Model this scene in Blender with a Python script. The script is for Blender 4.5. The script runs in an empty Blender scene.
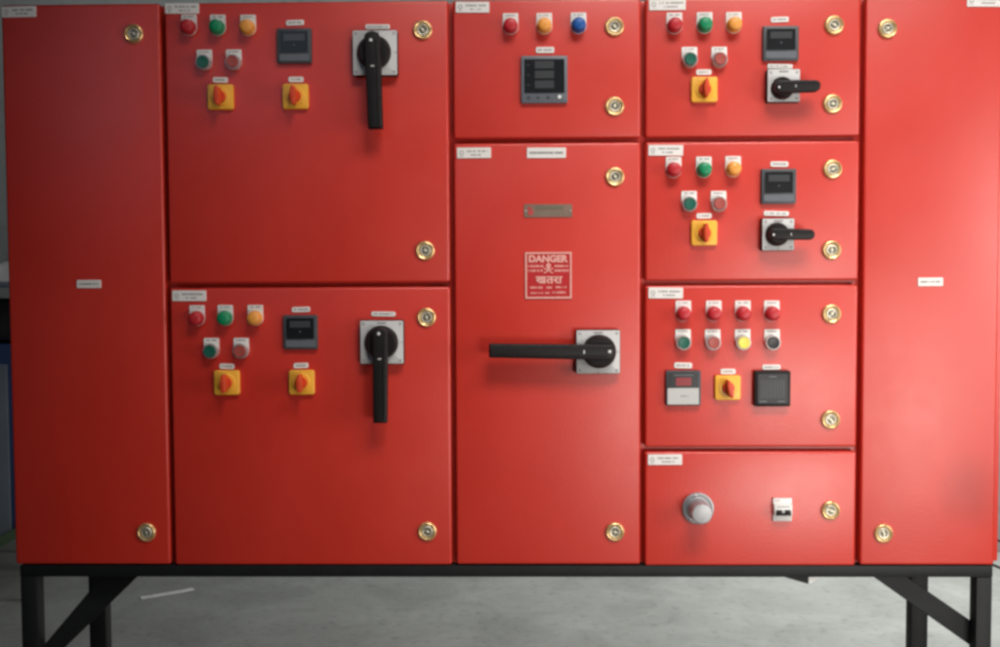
import bpy, bmesh, math, random
from mathutils import Vector, Matrix
random.seed(7)
sc = bpy.context.scene
COL = sc.collection
H = 0.75            # height of the cabinet's bottom edge above the floor
PI = math.pi

# ------------------------------------------------------------------ materials
def mat(name, base, rough=0.5, metal=0.0, noise=0.0, nscale=8.0, bump=0.0, bscale=300.0, coat=0.0,
        rvar=0.0, spec=0.5, trans=0.0, emis=None):
    m = bpy.data.materials.new(name); m.use_nodes = True
    nt = m.node_tree; N = nt.nodes; L = nt.links
    b = N['Principled BSDF']
    b.inputs['Base Color'].default_value = (*base, 1)
    b.inputs['Roughness'].default_value = rough
    b.inputs['Metallic'].default_value = metal
    b.inputs['Specular IOR Level'].default_value = spec
    b.inputs['Coat Weight'].default_value = coat
    b.inputs['Coat Roughness'].default_value = 0.15
    if trans: b.inputs['Transmission Weight'].default_value = trans
    if emis:
        b.inputs['Emission Color'].default_value = (*emis[0], 1); b.inputs['Emission Strength'].default_value = emis[1]
    tc = N.new('ShaderNodeTexCoord')
    if noise:
        n = N.new('ShaderNodeTexNoise'); n.inputs['Scale'].default_value = nscale; n.inputs['Detail'].default_value = 6
        n.inputs['Roughness'].default_value = 0.6
        L.new(tc.outputs['Object'], n.inputs['Vector'])
        r = N.new('ShaderNodeValToRGB')
        r.color_ramp.elements[0].position = 0.3; r.color_ramp.elements[1].position = 0.7
        r.color_ramp.elements[0].color = (*[c * (1 - noise) for c in base], 1)
        r.color_ramp.elements[1].color = (*[min(1, c * (1 + noise)) for c in base], 1)
        L.new(n.outputs['Fac'], r.inputs['Fac']); L.new(r.outputs['Color'], b.inputs['Base Color'])
    if rvar:
        n2 = N.new('ShaderNodeTexNoise'); n2.inputs['Scale'].default_value = 3.0; n2.inputs['Detail'].default_value = 5
        L.new(tc.outputs['Object'], n2.inputs['Vector'])
        mr = N.new('ShaderNodeMapRange'); mr.inputs['To Min'].default_value = rough - rvar; mr.inputs['To Max'].default_value = rough + rvar
        L.new(n2.outputs['Fac'], mr.inputs['Value']); L.new(mr.outputs['Result'], b.inputs['Roughness'])
    if bump:
        n3 = N.new('ShaderNodeTexNoise'); n3.inputs['Scale'].default_value = bscale; n3.inputs['Detail'].default_value = 3
        L.new(tc.outputs['Object'], n3.inputs['Vector'])
        bp = N.new('ShaderNodeBump'); bp.inputs['Strength'].default_value = bump; bp.inputs['Distance'].default_value = 0.001
        L.new(n3.outputs['Fac'], bp.inputs['Height']); L.new(bp.outputs['Normal'], b.inputs['Normal'])
    return m

def red_paint():
    # powder-coated sheet steel: even red, faint mottling, orange-peel bump, slight waviness of the sheet, a few dusty patches
    m = mat('red_powder_coat', (0.61, 0.027, 0.0125), 0.50, noise=0.05, nscale=5, spec=0.9)
    nt = m.node_tree; N = nt.nodes; L = nt.links; b = N['Principled BSDF']
    tc = [n for n in N if n.type == 'TEX_COORD'][0]
    fine = N.new('ShaderNodeTexNoise'); fine.inputs['Scale'].default_value = 170; fine.inputs['Detail'].default_value = 2
    wave = N.new('ShaderNodeTexNoise'); wave.inputs['Scale'].default_value = 3.5; wave.inputs['Detail'].default_value = 1
    for n in (fine, wave): L.new(tc.outputs['Object'], n.inputs['Vector'])
    b1 = N.new('ShaderNodeBump'); b1.inputs['Strength'].default_value = 0.30; b1.inputs['Distance'].default_value = 0.0006
    b2 = N.new('ShaderNodeBump'); b2.inputs['Strength'].default_value = 0.5; b2.inputs['Distance'].default_value = 0.004
    L.new(fine.outputs['Fac'], b1.inputs['Height']); L.new(wave.outputs['Fac'], b2.inputs['Height'])
    L.new(b2.outputs['Normal'], b1.inputs['Normal']); L.new(b1.outputs['Normal'], b.inputs['Normal'])
    d = N.new('ShaderNodeTexNoise'); d.inputs['Scale'].default_value = 2.2; d.inputs['Detail'].default_value = 8; d.inputs['Roughness'].default_value = 0.65
    L.new(tc.outputs['Object'], d.inputs['Vector'])
    mr = N.new('ShaderNodeMapRange'); mr.inputs['From Min'].default_value = 0.35; mr.inputs['From Max'].default_value = 0.75
    mr.inputs['To Min'].default_value = 0.36; mr.inputs['To Max'].default_value = 0.50
    L.new(d.outputs['Fac'], mr.inputs['Value']); L.new(mr.outputs['Result'], b.inputs['Roughness'])
    return m

M = {}
M['red'] = red_paint()
M['black_steel'] = mat('black_painted_steel', (0.010, 0.011, 0.0115), 0.55, spec=0.3, noise=0.25, nscale=14, bump=0.2, bscale=180, rvar=0.08)
M['tag'] = mat('white_engraved_plastic', (0.80, 0.77, 0.73), 0.5, noise=0.05, nscale=60)
M['ink'] = mat('grey_engraving', (0.22, 0.20, 0.20), 0.6)
M['ink_red'] = mat('red_logo_print', (0.5, 0.05, 0.05), 0.6)
M['brass'] = mat('brass_ring', (0.84, 0.58, 0.27), 0.34, metal=0.75, noise=0.15, nscale=40)
M['nickel'] = mat('nickel_insert', (0.66, 0.62, 0.50), 0.42, metal=0.7, noise=0.2, nscale=60)
M['slot'] = mat('lock_recess', (0.20, 0.18, 0.13), 0.5, metal=0.5)
M['grey_plate'] = mat('light_grey_switch_plate', (0.60, 0.59, 0.58), 0.45, noise=0.04, nscale=30)
M['black'] = mat('black_plastic', (0.012, 0.0095, 0.0095), 0.48, noise=0.2, nscale=40, bump=0.1, bscale=400, spec=0.3)
M['bezel'] = mat('dark_grey_bezel', (0.060, 0.064, 0.070), 0.45, noise=0.1, nscale=40)
M['bezel_light'] = mat('mid_grey_meter_strip', (0.13, 0.14, 0.16), 0.45, noise=0.06, nscale=50)
M['hooter_face'] = mat('charcoal_plastic', (0.028, 0.027, 0.029), 0.5, noise=0.1, nscale=40)
M['screen'] = mat('dark_meter_window', (0.010, 0.011, 0.013), 0.30, noise=0.2, nscale=20)
M['lcd'] = mat('unlit_display', (0.055, 0.058, 0.062), 0.3)
M['red_display'] = mat('unlit_red_display', (0.26, 0.018, 0.026), 0.3)
M['pale'] = mat('pale_grey_panel', (0.52, 0.51, 0.49), 0.45, noise=0.04, nscale=40)
M['yellow_plate'] = mat('yellow_switch_plate', (0.92, 0.46, 0.045), 0.42, noise=0.05, nscale=40, coat=0.1)
M['red_knob'] = mat('orange_red_knob', (0.66, 0.060, 0.016), 0.42, noise=0.05, nscale=40)
M['chrome'] = mat('satin_chrome', (0.58, 0.56, 0.55), 0.42, metal=0.6, noise=0.1, nscale=50)
M['steel'] = mat('dull_cast_aluminium', (0.44, 0.44, 0.45), 0.48, metal=0.55, noise=0.15, nscale=30)
M['white'] = mat('white_plastic', (0.78, 0.77, 0.74), 0.4)
M['foil'] = mat('etched_aluminium_plate', (0.27, 0.19, 0.14), 0.45, metal=0.4, noise=0.15, nscale=40)
M['sign_red'] = mat('sign_red_enamel', (0.50, 0.020, 0.024), 0.4, noise=0.08, nscale=60)
M['sign_cream'] = mat('sign_cream_print', (0.80, 0.40, 0.34), 0.45, noise=0.1, nscale=200)
LENS = {
 'red': mat('red_lens', (0.50, 0.020, 0.028), 0.42),
 'green': mat('green_lens', (0.005, 0.25, 0.10), 0.42),
 'amber': mat('amber_lens', (0.86, 0.35, 0.06), 0.42),
 'blue': mat('blue_lens', (0.008, 0.09, 0.34), 0.42),
 'dark green': mat('dark_green_cap', (0.010, 0.115, 0.075), 0.4),
 'dull red': mat('dull_red_cap', (0.40, 0.075, 0.06), 0.42),
 'yellow': mat('yellow_cap', (0.88, 0.74, 0.10), 0.4),
 'black': mat('black_cap', (0.02, 0.018, 0.02), 0.4),
}

# ------------------------------------------------------------------ mesh builder
class MB:
    """collects primitives into one mesh; the front of everything on the panel looks towards -Y"""
    def __init__(s): s.bm = bmesh.new(); s.mats = []
    def mi(s, m):
        if m not in s.mats: s.mats.append(m)
        return s.mats.index(m)
    def _fin(s, geom_faces, m):
        k = s.mi(m)
        for f in geom_faces: f.material_index = k
    def poly(s, pts, y0, y1, m, bev=0.0, seg=2):
        """outline pts [(x,z)] extruded from y0 (front) to y1 (back); front edge bevelled"""
        tmp = bmesh.new()
        a = [tmp.verts.new((x, y0, z)) for x, z in pts]
        b = [tmp.verts.new((x, y1, z)) for x, z in pts]
        n = len(pts)
        fr = tmp.faces.new(a); tmp.faces.new(list(reversed(b)))
        for i in range(n):
            tmp.faces.new((a[i], b[i], b[(i + 1) % n], a[(i + 1) % n]))
        bmesh.ops.recalc_face_normals(tmp, faces=tmp.faces)
        if bev:
            ed = [e for e in fr.edges]
            bmesh.ops.bevel(tmp, geom=ed, offset=bev, segments=seg, affect='EDGES', profile=0.5)
        s._merge(tmp, m)
    def box(s, x0, x1, y0, y1, z0, z1, m, bev=0.0, seg=2, xf=None):
        tmp = bmesh.new()
        bmesh.ops.create_cube(tmp, size=1)
        for v in tmp.verts:
            v.co = Vector(((x0 + x1) / 2 + v.co.x * (x1 - x0), (y0 + y1) / 2 + v.co.y * (y1 - y0), (z0 + z1) / 2 + v.co.z * (z1 - z0)))
        if bev:
            bmesh.ops.bevel(tmp, geom=list(tmp.edges), offset=bev, segments=seg, affect='EDGES', profile=0.5)
        if xf: bmesh.ops.transform(tmp, matrix=xf, verts=tmp.verts)
        s._merge(tmp, m)
    def lathe(s, prof, m, cx=0, cz=0, n=40, sx=1.0):
        """profile [(r, y)] turned about the Y axis"""
        tmp = bmesh.new(); rings = []
        for r, y in prof:
            if r < 1e-6: rings.append([tmp.verts.new((cx, y, cz))])
            else: rings.append([tmp.verts.new((cx + sx * r * math.cos(2 * PI * i / n), y, cz + r * math.sin(2 * PI * i / n))) for i in range(n)])
        for A, B in zip(rings, rings[1:]):
            for i in range(n):
                j = (i + 1) % n
                if len(A) == 1 and len(B) > 1: tmp.faces.new((A[0], B[i], B[j]))
                elif len(B) == 1 and len(A) > 1: tmp.faces.new((A[i], A[j], B[0]))
                elif len(A) > 1: tmp.faces.new((A[i], A[j], B[j], B[i]))
        bmesh.ops.recalc_face_normals(tmp, faces=tmp.faces)
        s._merge(tmp, m)
    def _merge(s, tmp, m):
        k = s.mi(m); vm = {}
        for v in tmp.verts: vm[v] = s.bm.verts.new(v.co)
        for f in tmp.faces:
            try: g = s.bm.faces.new([vm[v] for v in f.verts]); g.material_index = k
            except ValueError: pass
        tmp.free()
    def data(s, name):
        bmesh.ops.recalc_face_normals(s.bm, faces=s.bm.faces)
        for f in s.bm.faces: f.smooth = True
        for e in s.bm.edges:
            if len(e.link_faces) == 2: e.smooth = e.calc_face_angle(0) < math.radians(38)
        me = bpy.data.meshes.new(name); s.bm.to_mesh(me); s.bm.free()
        for m in s.mats: me.materials.append(m)
        return me

def obj(name, mb, parent=None, loc=(0, 0, 0), roty=0.0, label=None, kind=None):
    me = mb.data(name) if isinstance(mb, MB) else mb
    o = bpy.data.objects.new(name, me); COL.objects.link(o)
    o.location = loc; o.rotation_euler = (0, roty, 0)
    if parent: o.parent = parent
    if label: o['label'] = label
    if kind: o['kind'] = kind
    return o

def rrect(w, h, r, n=5, cx=0, cz=0):
    pts = []
    for sx, sz, a0 in ((1, 1, 0), (-1, 1, 90), (-1, -1, 180), (1, -1, 270)):
        for i in range(n + 1):
            a = math.radians(a0 + 90 * i / n)
            pts.append((cx + sx * (w / 2 - r) + r * math.cos(a), cz + sz * (h / 2 - r) + r * math.sin(a)))
    return pts

# ------------------------------------------------------------------ the control panel
panel = bpy.data.objects.new('control_panel', None); COL.objects.link(panel)
panel.empty_display_size = 0.2; panel.location = (0, 0.2, 0)
panel['label'] = 'large red electrical control panel with nine doors, on black steel legs'
panel['category'] = 'control panel'
OFF = Vector((0, -0.2, H))                       # door plane, cabinet bottom edge
def P(x, z, y=0.0): return (OFF.x + x, OFF.y + y, OFF.z + z)

TOP = 1.1411
XL, G1, G2, G3, G4, XR = -1.0, -0.6739, -0.0943, 0.2895, 0.7250, 1.0
ZLM, ZMA, ZRB, ZRC = 0.5740, 0.8615, 0.5742, 0.2370

body = MB()
ZT = TOP + 0.003
body.box(XL - 0.004, XR + 0.022, 0.0340, 0.430, -0.0012, ZT, M['red'], bev=0.003)
# raised rims of the compartments, seen in the gaps between the doors
for gx, z0, z1 in ((G1, -0.0008, TOP - .002), (G2, -0.0008, TOP - .002), (G3, -0.0008, TOP - .002), (G4, -0.0008, TOP - .002)):
    body.box(gx - 0.009, gx + 0.009, 0.0270, 0.0350, z0, z1, M['red'])
for x0, x1, gz in ((G1, G2, ZLM), (G2, G3, ZMA), (G3, G4, ZMA), (G3, G4, ZRB), (G3, G4, ZRC)):
    body.box(x0 + 0.0095, x1 - 0.0095, 0.0274, 0.0350, gz - 0.009, gz + 0.009, M['red'])
obj('cabinet_body', body, panel, tuple(OFF))

GAP = 0.0048
def door(x0, x1, z0, z1, hinge_right=False, lx=None):
    w, h = x1 - x0, z1 - z0
    mb = MB()
    mb.box(-w / 2, w / 2, 0.0, 0.0235, -h / 2, h / 2, M['red'], bev=0.0050, seg=4)
    return obj('door', mb, panel, P((x0 + x1) / 2, (z0 + z1) / 2))

def blotched(m0):  # copy of the paint with a soft darker blotch towards the lower right
    m = m0.copy(); m.name = 'red_powder_coat_blotched'
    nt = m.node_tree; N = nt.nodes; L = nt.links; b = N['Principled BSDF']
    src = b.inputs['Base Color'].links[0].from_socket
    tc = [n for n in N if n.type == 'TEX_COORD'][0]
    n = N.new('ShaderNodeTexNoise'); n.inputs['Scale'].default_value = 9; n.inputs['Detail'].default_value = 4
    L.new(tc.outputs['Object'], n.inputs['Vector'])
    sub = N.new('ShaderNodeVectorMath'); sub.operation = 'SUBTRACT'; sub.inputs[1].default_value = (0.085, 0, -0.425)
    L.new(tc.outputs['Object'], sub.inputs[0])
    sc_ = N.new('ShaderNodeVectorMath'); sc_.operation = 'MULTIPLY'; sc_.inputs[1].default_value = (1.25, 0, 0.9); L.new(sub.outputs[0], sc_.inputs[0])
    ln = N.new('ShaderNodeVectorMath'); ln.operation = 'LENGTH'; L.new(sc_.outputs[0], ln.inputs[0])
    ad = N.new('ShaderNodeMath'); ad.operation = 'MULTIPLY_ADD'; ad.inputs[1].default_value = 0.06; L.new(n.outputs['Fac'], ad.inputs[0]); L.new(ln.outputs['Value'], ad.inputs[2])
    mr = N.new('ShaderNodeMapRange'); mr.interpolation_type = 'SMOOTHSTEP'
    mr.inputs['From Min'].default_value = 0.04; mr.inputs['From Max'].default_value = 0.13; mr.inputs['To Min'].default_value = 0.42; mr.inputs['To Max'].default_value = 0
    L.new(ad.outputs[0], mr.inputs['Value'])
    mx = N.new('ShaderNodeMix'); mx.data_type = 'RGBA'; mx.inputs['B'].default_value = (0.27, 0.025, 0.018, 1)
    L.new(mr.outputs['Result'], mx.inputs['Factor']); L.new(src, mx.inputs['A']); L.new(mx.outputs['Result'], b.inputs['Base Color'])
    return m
D = {}
D['left'] = door(XL, G1 - GAP, 0.001, TOP)
D['a'] = door(G1 + GAP, G2 - GAP, ZLM + GAP, TOP)
D['b'] = door(G1 + GAP, G2 - GAP, 0.0, ZLM - GAP)
D['c'] = door(G2 + GAP, G3 - GAP, ZMA + GAP, TOP)
D['d'] = door(G2 + GAP, G3 - GAP, 0.001, ZMA - GAP)
D['e'] = door(G3 + GAP, G4 - GAP, ZMA + GAP, TOP)
D['f'] = door(G3 + GAP, G4 - GAP, ZRB + GAP, ZMA - GAP)
D['g'] = door(G3 + GAP, G4 - GAP, ZRC + GAP, ZRB - GAP)
D['h'] = door(G3 + GAP, G4 - GAP, -0.0015, ZRC - GAP)
D['right'] = door(G4 + GAP, XR, 0.0, TOP)
D['right'].data.materials[0] = blotched(M['red'])
for k, t in (('left', 'plain red door of the left wing with one small plate'), ('right', 'plain red door of the right wing with one small plate'),
             ('h', 'small bottom door with a round metal socket'), ('d', 'tall middle door with danger sign and horizontal handle')):
    D[k]['label'] = t
def on_door(k, x, z, y=0.0):
    c = D[k].location; p = Vector(P(x, z, y)); return tuple(p - c)

# --- locks
def lock_mesh():
    mb = MB()
    mb.lathe([(0.0195, 0.0), (0.0193, -0.0025), (0.0180, -0.0045), (0.0160, -0.0052), (0.0140, -0.0042), (0.0128, -0.0015)], M['brass'])
    mb.lathe([(0.0128, -0.0014), (0.0118, -0.0035), (0.0100, -0.0050), (0.0078, -0.0046), (0.0072, -0.0020)], M['nickel'])
    mb.lathe([(0.0072, -0.0021), (0.0, -0.0021)], M['slot'])
    mb.lathe([(0.0030, -0.0015), (0.0030, -0.0052), (0.0022, -0.0058), (0.0, -0.0058)], M['nickel'], n=16)
    mb.box(-0.0076, 0.0076, -0.0045, -0.0015, -0.0012, 0.0012, M['nickel'])
    return mb.data('lock')
LOCK = lock_mesh()
for k, x, z, a in (('left', -0.7313, 1.0805, 20), ('left', -0.7265, 0.0680, 70), ('a', -0.1500, 1.0823, 50), ('a', -0.1485, 0.6424, 0),
                   ('b', -0.1470, 0.5074, 80), ('b', -0.1490, 0.0697, 15), ('c', 0.2325, 1.0855, 40), ('c', 0.2328, 0.9279, 120),
                   ('d', 0.2334, 0.7880, 60), ('d', 0.2333, 0.0685, 10), ('e', 0.6671, 1.0843, 35), ('e', 0.6656, 0.9292, 0),
                   ('f', 0.6668, 0.7999, 160), ('f', 0.6663, 0.6389, 90), ('g', 0.6675, 0.5109, 130), ('g', 0.6674, 0.2973, 45),
                   ('h', 0.6692, 0.1123, 20), ('right', 0.7723, 1.0764, 150), ('right', 0.7761, 0.0653, 80)):
    obj('lock', LOCK, D[k], on_door(k, x, z, -0.0002), math.radians(a))

# --- white name plates; the writing on them is too small to read in the photograph: worn grey strokes
def strokes(mb, x0, x1, z, hgt, m, y=-0.0016):
    x = x0
    while x < x1 - 0.001:
        w = random.uniform(0.0008, 0.0019)
        if random.random() < 0.86:
            dz = random.uniform(-.12, .12) * hgt
            mb.box(x, x + w, y - 0.0003, y + 0.0004, z - hgt / 2 + dz * .3, z + hgt / 2 + dz * .3, m)
        x += w + random.uniform(0.0004, 0.0009)
def plate(k, x, z, w, h, kind='logo'):
    mb = MB()
    mb.poly(rrect(w, h, 0.0012, 3), -0.0016, 0.0004, M['tag'], bev=0.0004, seg=1)
    if kind == 'logo':
        mb.lathe([(0.0042, -0.0020), (0.0030, -0.0020)], M['ink'], cx=-w / 2 + 0.009, cz=0.0005, n=20)
        strokes(mb, -w / 2 + 0.005, -w / 2 + 0.014, -0.0065, 0.0012, M['ink'])
        strokes(mb, -w / 2 + 0.020, w / 2 - 0.006, 0.0032, 0.0032, M['ink'])
        strokes(mb, -w * 0.10, w / 2 - 0.016, -0.0042, 0.0028, M['ink'])
    else:
        strokes(mb, -w / 2 + 0.005, w / 2 - 0.005, 0, h * 0.22, M['ink'])
    obj('name_plate', mb, D[k], on_door(k, x, z, -0.0004), math.radians(random.uniform(-0.7, 0.7)))
for k, x, z, w, h in (('left', -0.9627, 1.1268, 0.069, 0.0215), ('a', -0.6327, 1.1300, 0.068, 0.0205), ('b', -0.6290, 0.5535, 0.069, 0.0215),
                      ('c', -0.0498, 1.1266, 0.067, 0.0215), ('d', -0.0487, 0.8377, 0.068, 0.0212), ('e', 0.3379, 1.1276, 0.072, 0.0215),
                      ('f', 0.3350, 0.8399, 0.069, 0.0212), ('g', 0.3356, 0.5545, 0.069, 0.0218), ('h', 0.3348, 0.2166, 0.069, 0.0214),
                      ('right', 0.9632, 1.1286, 0.0705, 0.0224)):
    plate(k, x, z, w, h)
plate('d', 0.0967, 0.8367, 0.0781, 0.0209, 'line')
plate('left', -0.8336, 0.5784, 0.0492, 0.0163, 'line')
plate('right', 0.8639, 0.5744, 0.0497, 0.0170, 'line')

# --- lamps and push buttons
def legend_outline(w=0.0305, top=0.0, cz=-0.0262, r=0.0158):
    pts = [(w / 2, top - 0.001), (w / 2 - 0.001, top), (-w / 2 + 0.001, top), (-w / 2, top - 0.001)]
    for i in range(0, 25):
        a = PI + PI * i / 24
        pts.append((r * math.cos(a), cz + r * math.sin(a)))
    return pts
def legend_mesh():
    mb = MB()
    mb.poly(legend_outline(), -0.0018, 0.0003, M['tag'], bev=0.0004, seg=1)
    strokes(mb, -0.010, 0.010, -0.0045, 0.0026, M['ink'], y=-0.0018)
    return mb.data('legend_plate')
LEG = [legend_mesh() for _ in range(4)]
def lamp_mesh(c):
    mb = MB(); m = LENS[c]
    mb.lathe([(0.0150, 0.0003), (0.0150, -0.0050), (0.0143, -0.0062), (0.0135, -0.0066), (0.0135, -0.0170), (0.0128, -0.0195), (0.0105, -0.0215), (0.0060, -0.0228), (0.0, -0.0232)], m)
    return mb.data('indicator_lamp')
def button_mesh():
    mb = MB()
    mb.lathe([(0.0158, 0.0003), (0.0158, -0.0045), (0.0150, -0.0105), (0.0142, -0.0125), (0.0128, -0.0125), (0.0122, -0.0090), (0.0, -0.0090)], M['chrome'])
    return mb.data('push_button')
def cap_mesh(c):
    mb = MB()
    mb.lathe([(0.0117, -0.0085), (0.0117, -0.0160), (0.0108, -0.0172), (0.0085, -0.0170), (0.0, -0.0160)], LENS[c])
    return mb.data('button_cap')
LAMPM = {c: lamp_mesh(c) for c in ('red', 'green', 'amber', 'blue')}
BTN = button_mesh(); CAPM = {c: cap_mesh(c) for c in ('dark green', 'dull red', 'yellow', 'black')}
BOSS = -0.0262
li = 0
for c, x, z in (('red', -0.6190, 1.1178), ('green', -0.5610, 1.1168), ('amber', -0.4999, 1.1160),
                ('red', -0.6135, 0.5340), ('green', -0.5559, 0.5342), ('amber', -0.4946, 0.5341),
                ('red', 0.0259, 1.1138), ('amber', 0.0930, 1.1136), ('blue', 0.1613, 1.1138),
                ('red', 0.3515, 1.1118), ('green', 0.4113, 1.1120), ('amber', 0.4692, 1.1117),
                ('red', 0.3507, 0.8269), ('green', 0.4109, 0.8267), ('amber', 0.4693, 0.8273),
                ('red', 0.3709, 0.5389), ('red', 0.4318, 0.5387), ('red', 0.4901, 0.5385), ('red', 0.5481, 0.5383)):
    o = obj('indicator_lamp', LAMPM[c], panel, P(x, z + BOSS, -0.0018), label=c + ' indicator lamp')
    obj('legend_plate', LEG[li % 4], o, (0, 0.0014, -BOSS)); li += 1
for c, x, z in (('dark green', -0.5892, 1.0475), ('dull red', -0.5299, 1.0475), ('dark green', -0.5853, 0.4674), ('dull red', -0.5244, 0.4672),
                ('dark green', 0.3818, 1.0440), ('dull red', 0.4406, 1.0437), ('dark green', 0.3817, 0.7584), ('dull red', 0.4405, 0.7582),
                ('dark green', 0.3705, 0.4812), ('dull red', 0.4299, 0.4807), ('yellow', 0.4900, 0.4807), ('black', 0.5491, 0.4804)):
    o = obj('push_button', BTN, panel, P(x, z + BOSS, -0.0018), label=c.replace('dull ', '') + ' push button in a silver ring')
    if c == 'yellow': o.scale = (1, 1, 1)
    obj('button_cap', CAPM[c], o, (0, 0, 0))
    obj('legend_plate', LEG[li % 4], o, (0, 0.0014, -BOSS)); li += 1

# --- small tags above devices
def tag_obj(parent, dx, dz, w, h, y=0.0):
    mb = MB()
    mb.poly(rrect(w, h, min(0.003, h * 0.3), 3), -0.0014, 0.0004, M['tag'], bev=0.0003, seg=1)
    strokes(mb, -w / 2 + 0.004, w / 2 - 0.004, 0, h * 0.3, M['ink'], y=-0.0014)
    return obj('legend_plate', mb, parent, (dx, y - 0.0004, dz), math.radians(random.uniform(-2.0, 2.0)))

# --- yellow selector switches
def selplate():
    mb = MB()
    mb.poly(rrect(0.0515, 0.0500, 0.0050, 6), -0.0085, 0.0003, M['yellow_plate'], bev=0.0022, seg=3)
    mb.lathe([(0.0185, -0.0080), (0.0185, -0.0100), (0.0175, -0.0108), (0.0, -0.0108)], M['yellow_plate'])
    return mb.data('selector_switch')
def selknob():
    mb = MB()
    mb.lathe([(0.0125, -0.0100), (0.0125, -0.0150), (0.0115, -0.0165), (0.0, -0.0170)], M['red_knob'])
    pts = []
    for i in range(32):                                   # slim upright grip, pointed at both ends
        a = 2 * PI * i / 32
        pts.append((0.0052 * math.copysign(abs(math.cos(a)) ** 0.9, math.cos(a)), 0.0185 * math.sin(a)))
    mb.poly(pts, -0.0400, -0.0120, M['red_knob'], bev=0.0016, seg=3)
    return mb.data('knob')
SELP, SELK = selplate(), selknob()
for x, z, tx, tz, a in ((-0.5570, 0.9526, -0.5578, 0.9873, 0), (-0.4058, 0.9524, -0.4052, 0.9869, 0), (-0.5542, 0.3767, -0.5544, 0.4095, 0),
                        (-0.4013, 0.3767, -0.4032, 0.4105, 0), (0.4106, 0.9590, 0.4105, 0.9941, 0), (0.4113, 0.6744, 0.4119, 0.7088, 0),
                        (0.4597, 0.3632, 0.4613, 0.3956, -12)):
    o = obj('selector_switch', SELP, panel, P(x, z, -0.0003), label='yellow plate with a red rotary knob')
    obj('knob', SELK, o, (0, 0, 0), math.radians(a))
    tag_obj(o, tx - x, tz - z, 0.0300, 0.0106)

# --- panel meters
def bezel(w, h, m, depth=0.008):
    mb = MB(); mb.poly(rrect(w, h, 0.0030, 4), -depth, 0.0003, m, bev=0.0018, seg=2); return mb
def ammeter(x, z, tx, tz, tw, w=0.0695, h=0.0695):
    o = obj('panel_meter', bezel(w, h, M['bezel']), panel, P(x, z, -0.0003), label='dark grey square meter with a blank window')
    mb = MB(); mb.poly(rrect(w * 0.80, h * 0.60, 0.0015, 3, 0, h * 0.115), -0.0088, -0.0070, M['screen'])
    mb.box(-w * 0.30, w * 0.30, -0.0094, -0.0086, h * 0.14, h * 0.33, M['lcd'])
    mb.box(-0.0012, 0.0012, -0.0096, -0.0086, h * 0.00, h * 0.035, M['bezel_light'])
    obj('meter_window', mb, o)
    mb = MB(); mb.poly(rrect(w * 0.86, h * 0.20, 0.0015, 3, 0, -h * 0.335), -0.0090, -0.0070, M['bezel_light'], bev=0.0004, seg=1)
    obj('key_strip', mb, o)
    tag_obj(o, tx - x, tz - z, tw, 0.0105)
ammeter(-0.4065, 1.0526, -0.4055, 1.0995, 0.0356)
ammeter(-0.4024, 0.4787, -0.4016, 0.5245, 0.0367)
ammeter(0.5613, 1.0484, 0.5600, 1.0963, 0.0350, 0.0710, 0.0680)
ammeter(0.5591, 0.7663, 0.5614, 0.8109, 0.0353)
# three-line multimeter
x, z = 0.0929, 0.9815
o = obj('panel_meter', bezel(0.0925, 0.0935, M['bezel_light']), panel, P(x, z, -0.0003), label='larger square meter with three display lines')
mb = MB(); mb.box(-0.040, 0.040, -0.0088, -0.0070, -0.0270, 0.0400, M['screen'])
for k in range(3):
    mb.box(-0.0190, 0.0190, -0.0094, -0.0086, 0.0215 - k * 0.0195, 0.0365 - k * 0.0195, M['lcd'])
    mb.box(-0.0345, -0.0300, -0.0092, -0.0086, 0.0270 - k * 0.0195, 0.0295 - k * 0.0195, M['lcd'])
obj('meter_window', mb, o)
mb = MB()
for kx in (-0.031, -0.012, 0.008): mb.lathe([(0.0030, -0.0078), (0.0028, -0.0095), (0.0, -0.0097)], M['bezel'], cx=kx, cz=-0.0355, n=16)
mb.lathe([(0.0040, -0.0078), (0.0036, -0.0100), (0.0, -0.0103)], M['white'], cx=0.0300, cz=-0.0350, n=16)
obj('meter_key', mb, o); tag_obj(o, 0.0946 - x, 1.0408 - z, 0.0363, 0.0118)
# temperature/relay unit: dark above, pale below, red display
x, z = 0.3706, 0.3630
o = obj('panel_meter', bezel(0.0700, 0.0705, M['bezel'], 0.010), panel, P(x, z, -0.0003), label='meter with a red display over a pale lower half')
mb = MB(); mb.box(-0.0300, 0.0300, -0.0108, -0.0090, 0.0010, 0.0320, M['screen'])
mb.box(-0.0200, 0.0200, -0.0114, -0.0106, 0.0255, 0.0275, M['bezel_light'])
mb.box(-0.0155, 0.0155, -0.0114, -0.0106, 0.0050, 0.0215, M['red_display'])
obj('meter_window', mb, o)
mb = MB(); mb.poly(rrect(0.0630, 0.0330, 0.0015, 3, -0.0010, -0.0165), -0.0116, -0.0090, M['pale'], bev=0.0005, seg=1)
strokes(mb, -0.011, 0.010, -0.0160, 0.0020, M['ink'], y=-0.0116)
obj('key_panel', mb, o); tag_obj(o, 0.3709 - x, 0.4082 - z, 0.0358, 0.0113)
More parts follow.
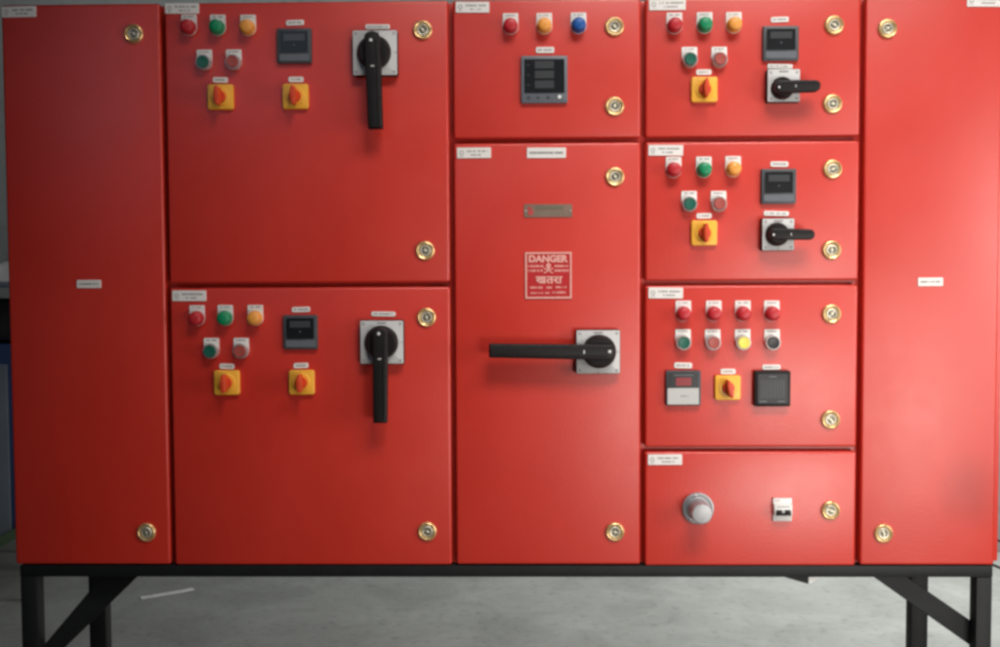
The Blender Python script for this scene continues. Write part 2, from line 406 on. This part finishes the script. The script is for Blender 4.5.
# hooter grille
x, z = 0.5481, 0.3616
o = obj('hooter', bezel(0.0720, 0.0718, M['black'], 0.014), panel, P(x, z, -0.0003), label='black square hooter with a slotted face')
mb = MB(); mb.poly(rrect(0.0600, 0.0600, 0.002, 3), -0.0148, -0.0130, M['hooter_face'], bev=0.0005, seg=1)
for k in range(9): mb.box(-0.0235 + k * 0.0055, -0.0210 + k * 0.0055, -0.0152, -0.0140, -0.019, 0.018, M['bezel'])
mb.box(-0.007, 0.007, -0.0155, -0.0140, 0.0235, 0.0255, M['bezel_light'])
mb.box(-0.026, -0.012, -0.0155, -0.0140, -0.0265, -0.0245, M['bezel_light']); mb.box(0.010, 0.024, -0.0155, -0.0140, -0.0265, -0.0245, M['bezel_light'])
obj('grille', mb, o); tag_obj(o, 0.5483 - x, 0.4042 - z, 0.0363, 0.0101)

# --- rotary isolator handles
def rotary(x, z, s, kx, kz, disc, length, width, ang, lobe, tagp=None, label=None, tail=0.0):
    mb = MB()
    mb.poly(rrect(s + 0.002, s + 0.002, 0.003, 4), -0.0165, 0.0003, M['black'], bev=0.001, seg=1)
    o = obj('rotary_isolator', mb, panel, P(x, z, -0.0003), label=label)
    mb = MB(); mb.poly(rrect(s, s, 0.002, 4), -0.0190, -0.0160, M['grey_plate'], bev=0.0006, seg=2)
    q = s / 2 - 0.006
    for sx, sz in ((-1, -1), (1, -1), (-1, 1), (1, 1)):
        mb.lathe([(0.0026, -0.0193), (0.0012, -0.0193)], M['ink'], cx=sx * q, cz=sz * q, n=14)
    mb.box(-0.009, 0.009, -0.0196, -0.0189, s / 2 - 0.0055, s / 2 - 0.0030, M['ink'])          # engraved marks at the plate's edge
    mb.box(-0.0006, 0.0006, -0.0196, -0.0189, -s / 2 + 0.001, -s / 2 + 0.006, M['ink'])
    mb.box(s / 2 - 0.006, s / 2 - 0.001, -0.0196, -0.0189, -0.0006, 0.0006, M['ink'])
    obj('face_plate', mb, o)
    mb = MB()
    d = disc
    mb.lathe([(d + 0.002, -0.0185), (d + 0.002, -0.0220), (d, -0.0235), (d - 0.001, -0.0300), (d - 0.004, -0.0330), (0.0, -0.0335)], M['black'], n=56)
    k = obj('knob', mb, o, (kx - x, 0, kz - z))
    # lever: built pointing down (-Z), then turned
    mb = MB()
    w0, w1 = width / 2, width / 2 * 0.92
    e_ = w1 * (0.95 if disc < 0.025 else 0.12)
    pts = [(w1 - e_ + e_ * math.sin(k * PI / 12), -length + e_ - e_ * math.cos(k * PI / 12)) for k in range(7)]
    pts += [(w0, -disc * 0.6)]
    for i in range(0, 17):
        a = PI * i / 16; pts.append((w0 * math.cos(a), lobe - w0 * 0.75 + w0 * 0.75 * math.sin(a)))
    pts += [(-w0, -disc * 0.6)] + [(-w1 + e_ - e_ * math.cos(k * PI / 12), -length + e_ - e_ * math.sin(k * PI / 12)) for k in range(7)]
    mb.poly(pts, -0.0470, -0.0290, M['black'], bev=0.0030, seg=3)
    mb.box(w0 * 0.35, w0 * 0.62, -0.0480, -0.0465, -length + 0.006, lobe * 0.5, M['black'], bev=0.0005, seg=1)
    lev = obj('lever', mb, o, (kx - x, 0, kz - z), math.radians(ang))
    mb = MB()
    f = disc / 0.032
    mb.lathe([(0.0030 * f, -0.0474), (0.0, -0.0480)], M['white'], cx=-0.002, cz=0.019 * f, n=16)
    obj('index_mark', mb, o, (kx - x, 0, kz - z), math.radians(ang))
    mb = MB()
    mb.box(-0.004 * f, 0.003 * f, -0.0478, -0.0468, -0.0325 * f, -0.0305 * f, M['white'])
    obj('index_mark', mb, o, (kx - x, 0, kz - z), math.radians(ang))
    if tagp: tag_obj(o, tagp[0] - x, tagp[1] - z, tagp[2], 0.0095)
rotary(-0.2435, 1.0350, 0.0875, -0.2450, 1.0355, 0.0320, 0.1535, 0.0310, -1.5, 0.0370, (-0.2399, 1.0897, 0.0489), 'large isolator with its black lever pointing down')
rotary(-0.2357, 0.4586, 0.0860, -0.2363, 0.4585, 0.0320, 0.1600, 0.0300, 0.5, 0.0300, (-0.2341, 0.5147, 0.0487), 'large isolator with its black lever pointing down')
rotary(0.1987, 0.4375, 0.0862, 0.2005, 0.4385, 0.0320, 0.2200, 0.0300, 91.0, 0.0290, None, 'large isolator with its long black lever pointing left')
rotary(0.5648, 0.9636, 0.0630, 0.5615, 0.9580, 0.0205, 0.0690, 0.0240, -90.5, 0.0190, (0.5612, 1.0040, 0.0494), 'small isolator with its black lever pointing right')
rotary(0.5560, 0.6702, 0.0625, 0.5535, 0.6705, 0.0215, 0.0680, 0.0225, -88.5, 0.0190, (0.5559, 0.7128, 0.0500), 'small isolator with its black lever pointing right')

# --- rating plate with a red emblem
mb = MB()
mb.poly(rrect(0.0968, 0.0262, 0.0020, 3), -0.0012, 0.0004, M['foil'], bev=0.0003, seg=1)
for sx in (-1, 1): mb.lathe([(0.0020, -0.0012), (0.0016, -0.0024), (0.0, -0.0028)], M['chrome'], cx=sx * 0.0450, cz=0, n=14)
mb.box(-0.0400, -0.0300, -0.0017, -0.0010, -0.0085, 0.0020, M['ink_red']); mb.box(-0.0415, -0.0320, -0.0018, -0.0011, 0.0035, 0.0075, M['ink_red'])
mb.box(-0.0230, 0.0300, -0.0016, -0.0010, 0.0035, 0.0085, M['slot'])
strokes(mb, -0.0230, 0.0260, -0.0040, 0.0016, M['ink'], y=-0.0012)
obj('rating_plate', mb, D['d'], on_door('d', 0.0995, 0.7210, -0.0004))

# --- danger sign
def text_into(mb, body, size, cx, cz, m, y=-0.0022, width=None, bold=0.0):
    cu = bpy.data.curves.new('txt', 'FONT'); cu.body = body; cu.size = size; cu.align_x = 'CENTER'; cu.align_y = 'CENTER'
    cu.extrude = 0.0003; cu.offset = bold
    ob = bpy.data.objects.new('txt', cu); COL.objects.link(ob)
    bpy.context.view_layer.update()
    me = bpy.data.meshes.new_from_object(ob.evaluated_get(bpy.context.evaluated_depsgraph_get()))
    xs = [v.co.x for v in me.vertices]; ys = [v.co.y for v in me.vertices]
    if xs:
        mx, my = (min(xs) + max(xs)) / 2, (min(ys) + max(ys)) / 2
        fx = (width / (max(xs) - min(xs))) if width else 1.0
        tmp = bmesh.new(); tmp.from_mesh(me)
        for v in tmp.verts: v.co = Vector((cx + (v.co.x - mx) * fx, y - v.co.z, cz + (v.co.y - my)))
        mb._merge(tmp, m)
    bpy.data.objects.remove(ob); bpy.data.meshes.remove(me); bpy.data.curves.remove(cu)
mb = MB()
S = 0.0955
mb.poly(rrect(S, S, 0.0030, 4), -0.0014, 0.0004, M['sign_red'], bev=0.0003, seg=1)
b_ = 0.0044
for x0, x1, z0, z1 in ((-S / 2 + .001, S / 2 - .001, S / 2 - b_, S / 2 - .001), (-S / 2 + .001, S / 2 - .001, -S / 2 + .001, -S / 2 + b_),
                       (-S / 2 + .001, -S / 2 + b_, -S / 2 + b_, S / 2 - b_), (S / 2 - b_, S / 2 - .001, -S / 2 + b_, S / 2 - b_)):
    mb.box(x0, x1, -0.0020, -0.0010, z0, z1, M['sign_cream'])
text_into(mb, 'DANGER', 0.0185, 0, 0.0335, M['sign_cream'], y=-0.0018, width=0.079, bold=0.0009)
for z in (0.0185, 0.0095):
    strokes(mb, -0.041, -0.010, z, 0.0042, M['sign_cream'], y=-0.0014)
    strokes(mb, 0.012, 0.041, z, 0.0042, M['sign_cream'], y=-0.0014)
# small skull over crossed bones between the two lines
mb.lathe([(0.0050, -0.0014), (0.0048, -0.0020), (0.0, -0.0021)], M['sign_cream'], cx=0, cz=0.0195, n=20)
mb.box(-0.0024, 0.0024, -0.0021, -0.0013, 0.0120, 0.0160, M['sign_cream'])
for a in (28, -28):
    mb.box(-0.0105, 0.0105, -0.0019, -0.0013, -0.0010, 0.0010, M['sign_cream'], xf=Matrix.Translation((0, 0, 0.0095)) @ Matrix.Rotation(math.radians(a), 4, 'Y'))
for ex in (-0.0018, 0.0018): mb.lathe([(0.0011, -0.0024), (0.0, -0.0025)], M['sign_red'], cx=ex, cz=0.0195, n=10)
text_into(mb, '\u0916\u0924\u0930\u093e', 0.0205, 0.001, -0.0095, M['sign_cream'], y=-0.0018, width=0.054, bold=0.0007)
strokes(mb, -0.037, -0.010, -0.0245, 0.0038, M['sign_cream'], y=-0.0014)
strokes(mb, -0.004, 0.007, -0.0245, 0.0038, M['sign_cream'], y=-0.0014)
strokes(mb, 0.012, 0.036, -0.0240, 0.0038, M['sign_cream'], y=-0.0014)
strokes(mb, -0.036, 0.002, -0.0355, 0.0034, M['sign_cream'], y=-0.0014)
strokes(mb, 0.008, 0.036, -0.0345, 0.0042, M['sign_cream'], y=-0.0014)
obj('danger_sign', mb, D['d'], on_door('d', 0.0999, 0.5913, -0.0004))

# --- round metal socket with its cap, and the small breaker
mb = MB()
mb.lathe([(0.0325, 0.0003), (0.0325, -0.0040), (0.0310, -0.0060), (0.0285, -0.0066), (0.0262, -0.0040), (0.0245, -0.0035), (0.0215, -0.0060), (0.0195, -0.0100)], M['steel'], n=48)
o = obj('socket', mb, panel, P(0.4015, 0.1170, -0.0003), label='round metal socket with a protruding cap')
mb = MB(); mb.lathe([(0.0200, -0.0060), (0.0200, -0.0400), (0.0205, -0.0410), (0.0205, -0.0520), (0.0190, -0.0545), (0.0160, -0.0550), (0.0, -0.0550)], M['steel'], n=48)
for i in range(8):
    a = 2 * PI * i / 8
    mb.box(-0.0012, 0.0012, -0.0515, -0.0420, 0.0200, 0.0213, M['steel'], xf=Matrix.Rotation(a, 4, 'Y'))
obj('cap', mb, o)
mb = MB(); mb.lathe([(0.0022, -0.0055), (0.0022, -0.0085), (0.0, -0.0090)], M['chrome'], cx=0.006, cz=-0.0287, n=12)
mb.lathe([(0.0022, -0.0055), (0.0022, -0.0085), (0.0, -0.0090)], M['chrome'], cx=-0.006, cz=0.0287, n=12)
obj('screw', mb, o)
mb = MB()
mb.box(-0.0190, 0.0190, -0.0060, 0.0003, -0.0235, 0.0235, M['white'], bev=0.0012)
mb.box(-0.0180, 0.0180, -0.0140, -0.0050, -0.0110, 0.0120, M['white'], bev=0.0010)
strokes(mb, -0.015, -0.004, 0.0185, 0.0016, M['ink_red'], y=-0.0060)
strokes(mb, -0.013, 0.013, 0.0075, 0.0022, M['ink'], y=-0.0140)
o = obj('circuit_breaker', mb, panel, P(0.5714, 0.1150, -0.0003), label='small white two-pole breaker')
mb = MB()
for cx in (-0.0085, 0.0085): mb.box(cx - 0.0052, cx + 0.0052, -0.0220, -0.0120, -0.0060, 0.0010, M['black'], bev=0.0010)
mb.box(-0.0150, 0.0150, -0.0175, -0.0120, -0.0100, -0.0050, M['black'], bev=0.0008)
obj('toggle', mb, o)

# --- the stand
bs = M['black_steel']
mb = MB()
mb.box(-0.9925, 0.9985, 0.0020, 0.0380, -0.0255, -0.0020, bs, bev=0.0012)
mb.box(-0.9925, 0.9985, 0.3820, 0.4200, -0.0255, -0.0020, bs, bev=0.0012)
for x0 in (-0.9925, 0.9605): mb.box(x0, x0 + 0.038, 0.0385, 0.3815, -0.0250, -0.0025, bs, bev=0.0012)
obj('base_frame', mb, panel, tuple(OFF))
def leg(x0, x1, y0, y1):
    mb = MB(); cx, cy = (x0 + x1) / 2, (y0 + y1) / 2; hx, hy = (x1 - x0) / 2, (y1 - y0) / 2
    mb.box(-hx, hx, -hy, hy, -H + 0.008, -0.0260, bs, bev=0.0015)
    mb.box(-hx - 0.02, hx + 0.02, -hy - 0.012, hy + 0.012, -H + 0.0005, -H + 0.0075, bs)
    obj('leg', mb, panel, P(cx, 0, cy))
leg(-0.9925, -0.9580, 0.0025, 0.0370); leg(0.9665, 0.9980, 0.0025, 0.0370)
leg(-1.0050, -0.9640, 0.3830, 0.4190); leg(0.9700, 1.0100, 0.3830, 0.4190)
def brace(pts):
    mb = MB(); mb.poly(pts, 0.0375, 0.0435, bs, bev=0.001, seg=1); obj('brace', mb, panel, tuple(OFF))
brace([(-0.8150, -0.0100), (-0.7350, -0.0100), (-0.9164, -0.1850), (-0.9700, -0.2380), (-0.9900, -0.2380), (-0.9880, -0.2110)])
brace([(0.7350, -0.0100), (0.8020, -0.0100), (0.9960, -0.1445), (0.9960, -0.1970)])
mb = MB()
mb.poly([(0.5760, -0.0262), (0.6290, -0.0262), (0.6290, -0.0420)], 0.0100, 0.0160, bs)
obj('gusset', mb, panel, tuple(OFF))
mb = MB(); mb.poly([(0.6295, -0.0265), (0.6500, -0.0265), (0.6440, -0.0340), (0.6310, -0.0400)], 0.0090, 0.0100, M['white'])
obj('paper_tab', mb, panel, tuple(OFF), label='scrap of white paper caught under the base beam')
mb = MB(); mb.box(-0.7100, -0.6450, 0.060, 0.120, -0.0400, -0.0230, bs, bev=0.002)
obj('cable_gland_plate', mb, panel, tuple(OFF))

mb = MB()
pts = [Vector((0.985, 0.055, -0.004)), Vector((1.012, 0.050, -0.010)), Vector((1.045, 0.046, -0.024)), Vector((1.090, 0.046, -0.040)), Vector((1.14, 0.05, -0.050)), Vector((1.17, 0.10, -0.045)), Vector((1.15, 0.20, -0.02)), Vector((1.02, 0.30, 0.02))]
for a_, b_2 in zip(pts, pts[1:]):
    d_ = (b_2 - a_); q_ = Vector((0, 1, 0)).rotation_difference(d_.normalized()).to_matrix().to_4x4()
    tmp = MB(); tmp.lathe([(0.0, -0.0015), (0.0026, -0.0010), (0.0026, d_.length + 0.0010), (0.0, d_.length + 0.0015)], M['black'], n=10)
    bmesh.ops.transform(tmp.bm, matrix=Matrix.Translation(a_) @ q_, verts=tmp.bm.verts); mb._merge(tmp.bm, M['black'])
obj('earth_cable', mb, panel, tuple(OFF), label='thin black wire coming out at the lower right corner')

# ------------------------------------------------------------------ the setting
def concrete(name, a, b, scale, bumpd=0.004, rough=0.75):
    m = bpy.data.materials.new(name); m.use_nodes = True; nt = m.node_tree; N = nt.nodes; L = nt.links; p = N['Principled BSDF']
    tc = N.new('ShaderNodeTexCoord')
    n1 = N.new('ShaderNodeTexNoise'); n1.inputs['Scale'].default_value = scale; n1.inputs['Detail'].default_value = 9; n1.inputs['Roughness'].default_value = 0.62; n1.inputs['Distortion'].default_value = 0.6
    n2 = N.new('ShaderNodeTexNoise'); n2.inputs['Scale'].default_value = scale * 9; n2.inputs['Detail'].default_value = 6
    mp = N.new('ShaderNodeMapping'); mp.inputs['Rotation'].default_value = (0, 0, 0.9); mp.inputs['Scale'].default_value = (1.0, 9.0, 1.0)
    n3 = N.new('ShaderNodeTexNoise'); n3.inputs['Scale'].default_value = scale * 2.2; n3.inputs['Detail'].default_value = 5; n3.inputs['Distortion'].default_value = 1.2
    L.new(tc.outputs['Object'], n1.inputs['Vector']); L.new(tc.outputs['Object'], n2.inputs['Vector'])
    L.new(tc.outputs['Object'], mp.inputs['Vector']); L.new(mp.outputs['Vector'], n3.inputs['Vector'])
    r = N.new('ShaderNodeValToRGB'); e = r.color_ramp.elements
    e[0].position = 0.32; e[1].position = 0.70; e[0].color = (*a, 1); e[1].color = (*b, 1)
    L.new(n1.outputs['Fac'], r.inputs['Fac'])
    r2 = N.new('ShaderNodeValToRGB'); e = r2.color_ramp.elements; e[0].position = 0.66; e[1].position = 0.76; e[0].color = (0, 0, 0, 1); e[1].color = (0.55, 0.55, 0.55, 1)
    L.new(n3.outputs['Fac'], r2.inputs['Fac'])
    mx = N.new('ShaderNodeMix'); mx.data_type = 'RGBA'; mx.blend_type = 'MIX'
    L.new(r2.outputs['Color'], mx.inputs['Factor']); L.new(r.outputs['Color'], mx.inputs['A']); mx.inputs['B'].default_value = (b[0] * 1.45, b[1] * 1.45, b[2] * 1.45, 1)
    r4 = N.new('ShaderNodeValToRGB'); e = r4.color_ramp.elements; e[0].position = 0.28; e[1].position = 0.45; e[0].color = (0.78, 0.78, 0.78, 1); e[1].color = (1, 1, 1, 1)
    L.new(n2.outputs['Fac'], r4.inputs['Fac'])
    mu = N.new('ShaderNodeMix'); mu.data_type = 'RGBA'; mu.blend_type = 'MULTIPLY'; mu.inputs['Factor'].default_value = 1
    L.new(mx.outputs['Result'], mu.inputs['A']); L.new(r4.outputs['Color'], mu.inputs['B'])
    L.new(mu.outputs['Result'], p.inputs['Base Color']); p.inputs['Roughness'].default_value = rough
    bp = N.new('ShaderNodeBump'); bp.inputs['Strength'].default_value = 0.5; bp.inputs['Distance'].default_value = bumpd
    L.new(n2.outputs['Fac'], bp.inputs['Height']); L.new(bp.outputs['Normal'], p.inputs['Normal'])
    return m
mb = MB(); mb.box(-6, 6, -5, 3.05, -0.08, 0.0, concrete('worn_concrete', (0.225, 0.227, 0.21), (0.325, 0.327, 0.305), 3.0))
f = obj('floor', mb, kind='structure')
mb = MB(); mb.box(-6, 6, 3.0, 3.15, 0.004, 3.6, concrete('plastered_wall', (0.30, 0.31, 0.30), (0.42, 0.43, 0.41), 1.3, 0.002))
w = obj('back_wall', mb, kind='structure')

# storage rack of blue panels standing behind the cabinet on the left
RK = bpy.data.objects.new('storage_rack', None); COL.objects.link(RK); RK.location = (-2.25, 2.45, 0)
RK['label'] = 'blue steel storage rack behind the left edge of the panel'; RK['category'] = 'rack'
blue = mat('blue_painted_steel', (0.03, 0.06, 0.16), 0.45, noise=0.2, nscale=6)
palem = mat('pale_blue_sheet', (0.17, 0.20, 0.24), 0.5, noise=0.1, nscale=6)
dark = mat('dark_clutter', (0.03, 0.03, 0.03), 0.7, noise=0.3, nscale=12)
green = mat('green_painted_steel', (0.10, 0.16, 0.09), 0.6, noise=0.2, nscale=10)
mb = MB()
for x0 in (-0.32, 0.27): 
    for y0 in (-0.25, 0.21): mb.box(x0, x0 + 0.04, y0, y0 + 0.04, 0.0005, 1.29, blue, bev=0.003)
obj('upright', mb, RK)
mb = MB(); mb.box(-0.277, 0.262, -0.24, 0.24, 0.28, 1.06, blue, bev=0.004); obj('blue_panel', mb, RK)
mb = MB(); mb.box(-0.24, 0.20, -0.262, -0.245, 0.26, 0.98, palem, bev=0.003); obj('pale_panel', mb, RK)
mb = MB(); mb.box(-0.33, 0.32, -0.26, 0.26, 1.292, 1.315, palem, bev=0.003); obj('shelf', mb, RK)
mb = MB(); mb.box(-0.27, 0.26, -0.20, 0.2, 1.07, 1.24, dark, bev=0.02); obj('dark_bin', mb, RK)
mb = MB(); mb.box(-0.30, 0.30, -0.275, -0.255, -0.02, 0.02, green, xf=Matrix.Translation((0, 0, 0.17)) @ Matrix.Rotation(math.radians(-28), 4, 'Y')); obj('kick_bar', mb, RK)
# folded cloth on the rack
cloth = mat('white_cotton', (0.62, 0.58, 0.57), 0.9, noise=0.15, nscale=20, bump=0.4, bscale=60)
cloth2 = mat('pink_cotton', (0.45, 0.16, 0.20), 0.9, noise=0.2, nscale=20)
tmp = bmesh.new(); bmesh.ops.create_grid(tmp, x_segments=24, y_segments=16, size=0.5)
mb = MB()
for v in tmp.verts:
    x, y = v.co.x, v.co.y; e = max(abs(x), abs(y)) * 2
    v.co = Vector((x * 0.5, y * 0.36, 0.075 * (1 - e ** 4) + 0.012 * math.sin(x * 17 + y * 9) * (1 - e ** 3)))
ret = bmesh.ops.extrude_face_region(tmp, geom=list(tmp.faces))
for v in [g for g in ret['geom'] if isinstance(g, bmesh.types.BMVert)]: v.co.z = min(v.co.z, 0) 
mb._merge(tmp, cloth)
c = obj('folded_cloth', mb, None, (-2.16, 2.42, 1.3165)); c['label'] = 'crumpled white cloth lying on top of the blue rack'; c['category'] = 'cloth'

# thin white plastic strip left lying on the floor behind the panel
mb = MB()
pts = [(-0.105, -0.028), (-0.06, -0.020), (0.0, -0.002), (0.06, 0.012), (0.108, 0.030)]
for (x0, y0), (x1, y1) in zip(pts, pts[1:]):
    L_ = math.hypot(x1 - x0, y1 - y0); a = math.atan2(y1 - y0, x1 - x0)
    mb.box(-L_ / 2 - 0.001, L_ / 2 + 0.001, -0.013, 0.013, 0.0005, 0.005, M['white'], xf=Matrix.Translation(((x0 + x1) / 2, (y0 + y1) / 2, 0)) @ Matrix.Rotation(a, 4, 'Z'))
s = obj('plastic_strip', mb, None, (-1.451, 2.307, 0.0005)); s.rotation_euler = (0, 0, 0.36); s['label'] = 'thin white plastic strip lying on the concrete floor'; s['category'] = 'strip'

# ------------------------------------------------------------------ light
wd = bpy.data.worlds.new('World'); sc.world = wd; wd.use_nodes = True
bg = wd.node_tree.nodes['Background']; bg.inputs['Color'].default_value = (0.75, 0.85, 1.0, 1); bg.inputs['Strength'].default_value = 0.006
def area(name, loc, target, sx, sy, power, color):
    l = bpy.data.lights.new(name, 'AREA'); l.shape = 'RECTANGLE'; l.size = sx; l.size_y = sy; l.energy = power; l.color = color
    o = bpy.data.objects.new(name, l); COL.objects.link(o); o.location = loc
    o.rotation_euler = (Vector(target) - Vector(loc)).to_track_quat('-Z', 'Y').to_euler(); return o
# daylight reaches the workshop through a doorway on the right, its sunlit threshold, and a high window; the other lamps are added fill
def spread_area(name, loc, to, sx, sy, power, color, spread=None):
    o = area(name, loc, to, sx, sy, power, color)
    if spread: o.data.spread = math.radians(spread)
spread_area('doorway_light', (1.45, -2.45, 0.60), (1.2, 0, 0.9), 1.0, 0.6, 10.6, (1.0, 0.96, 0.89), 100)
spread_area('side_fill_light', (1.9, -0.9, 1.2), (-0.2, 0, 1.2), 0.4, 1.2, 3.1, (1.0, 0.96, 0.92), 90)  # added fill close to the doors, steepens the right-to-left falloff
spread_area('right_fill_light', (2.2, -1.5, 1.6), (0.8, 0, 1.2), 0.8, 0.8, 1.8, (1.0, 0.96, 0.92), 75)  # second added fill from the right, no actual opening modelled
spread_area('top_fill_light', (0.5, -1.9, 3.7), (0.40, 0, 1.15), 0.9, 0.7, 6.0, (1.0, 0.96, 0.92), 60)  # added overhead fill, lifts the middle doors and leaves the left wing dark
spread_area('near_top_fill_light', (1.2, -1.4, 3.2), (0.6, 0, 1.2), 0.8, 0.6, 3.8, (1.0, 0.96, 0.92), 70)  # another added overhead fill, nearer the right-hand doors
spread_area('high_window_light', (-1.6, -3.6, 2.8), (-0.8, 0, 1.8), 1.6, 0.6, 6.0, (0.62, 0.76, 1.0))
spread_area('wall_fill_light', (-0.5, 1.5, 3.3), (-0.8, 3.0, 2.0), 3.0, 0.5, 11, (0.95, 1.0, 1.0), 130)  # added lamp, only brightens the back wall
spread_area('rear_fill_light', (2.2, 2.2, 2.8), (1.5, 2.2, 0.0), 1.2, 1.4, 58, (0.95, 0.98, 0.97), 110)  # added lamp for the floor behind the panel, brighter to the right

# ------------------------------------------------------------------ camera
cam = bpy.data.cameras.new('camera'); co = bpy.data.objects.new('camera', cam); COL.objects.link(co)
cam.sensor_width = 36; cam.sensor_fit = 'HORIZONTAL'; cam.lens = 39.588; cam.clip_end = 100; cam.clip_start = 0.05
# rows: camera right, forward, up in world axes
R = ((0.9997787, 0.0203858, -0.0052020), (-0.0206130, 0.9986259, -0.0481805), (0.0042127, 0.0482770, 0.9988251))
co.matrix_world = Matrix(((R[0][0], R[2][0], -R[1][0], 0.04757), (R[0][1], R[2][1], -R[1][1], -2.22045),
                          (R[0][2], R[2][2], -R[1][2], 0.60152 + H), (0, 0, 0, 1)))
sc.camera = co
sc.view_settings.view_transform = 'Standard'; sc.view_settings.look = 'None'; sc.view_settings.exposure = 0; sc.view_settings.gamma = 1
sc.cycles.filter_width = 3.0
sc.cycles.use_denoising = True
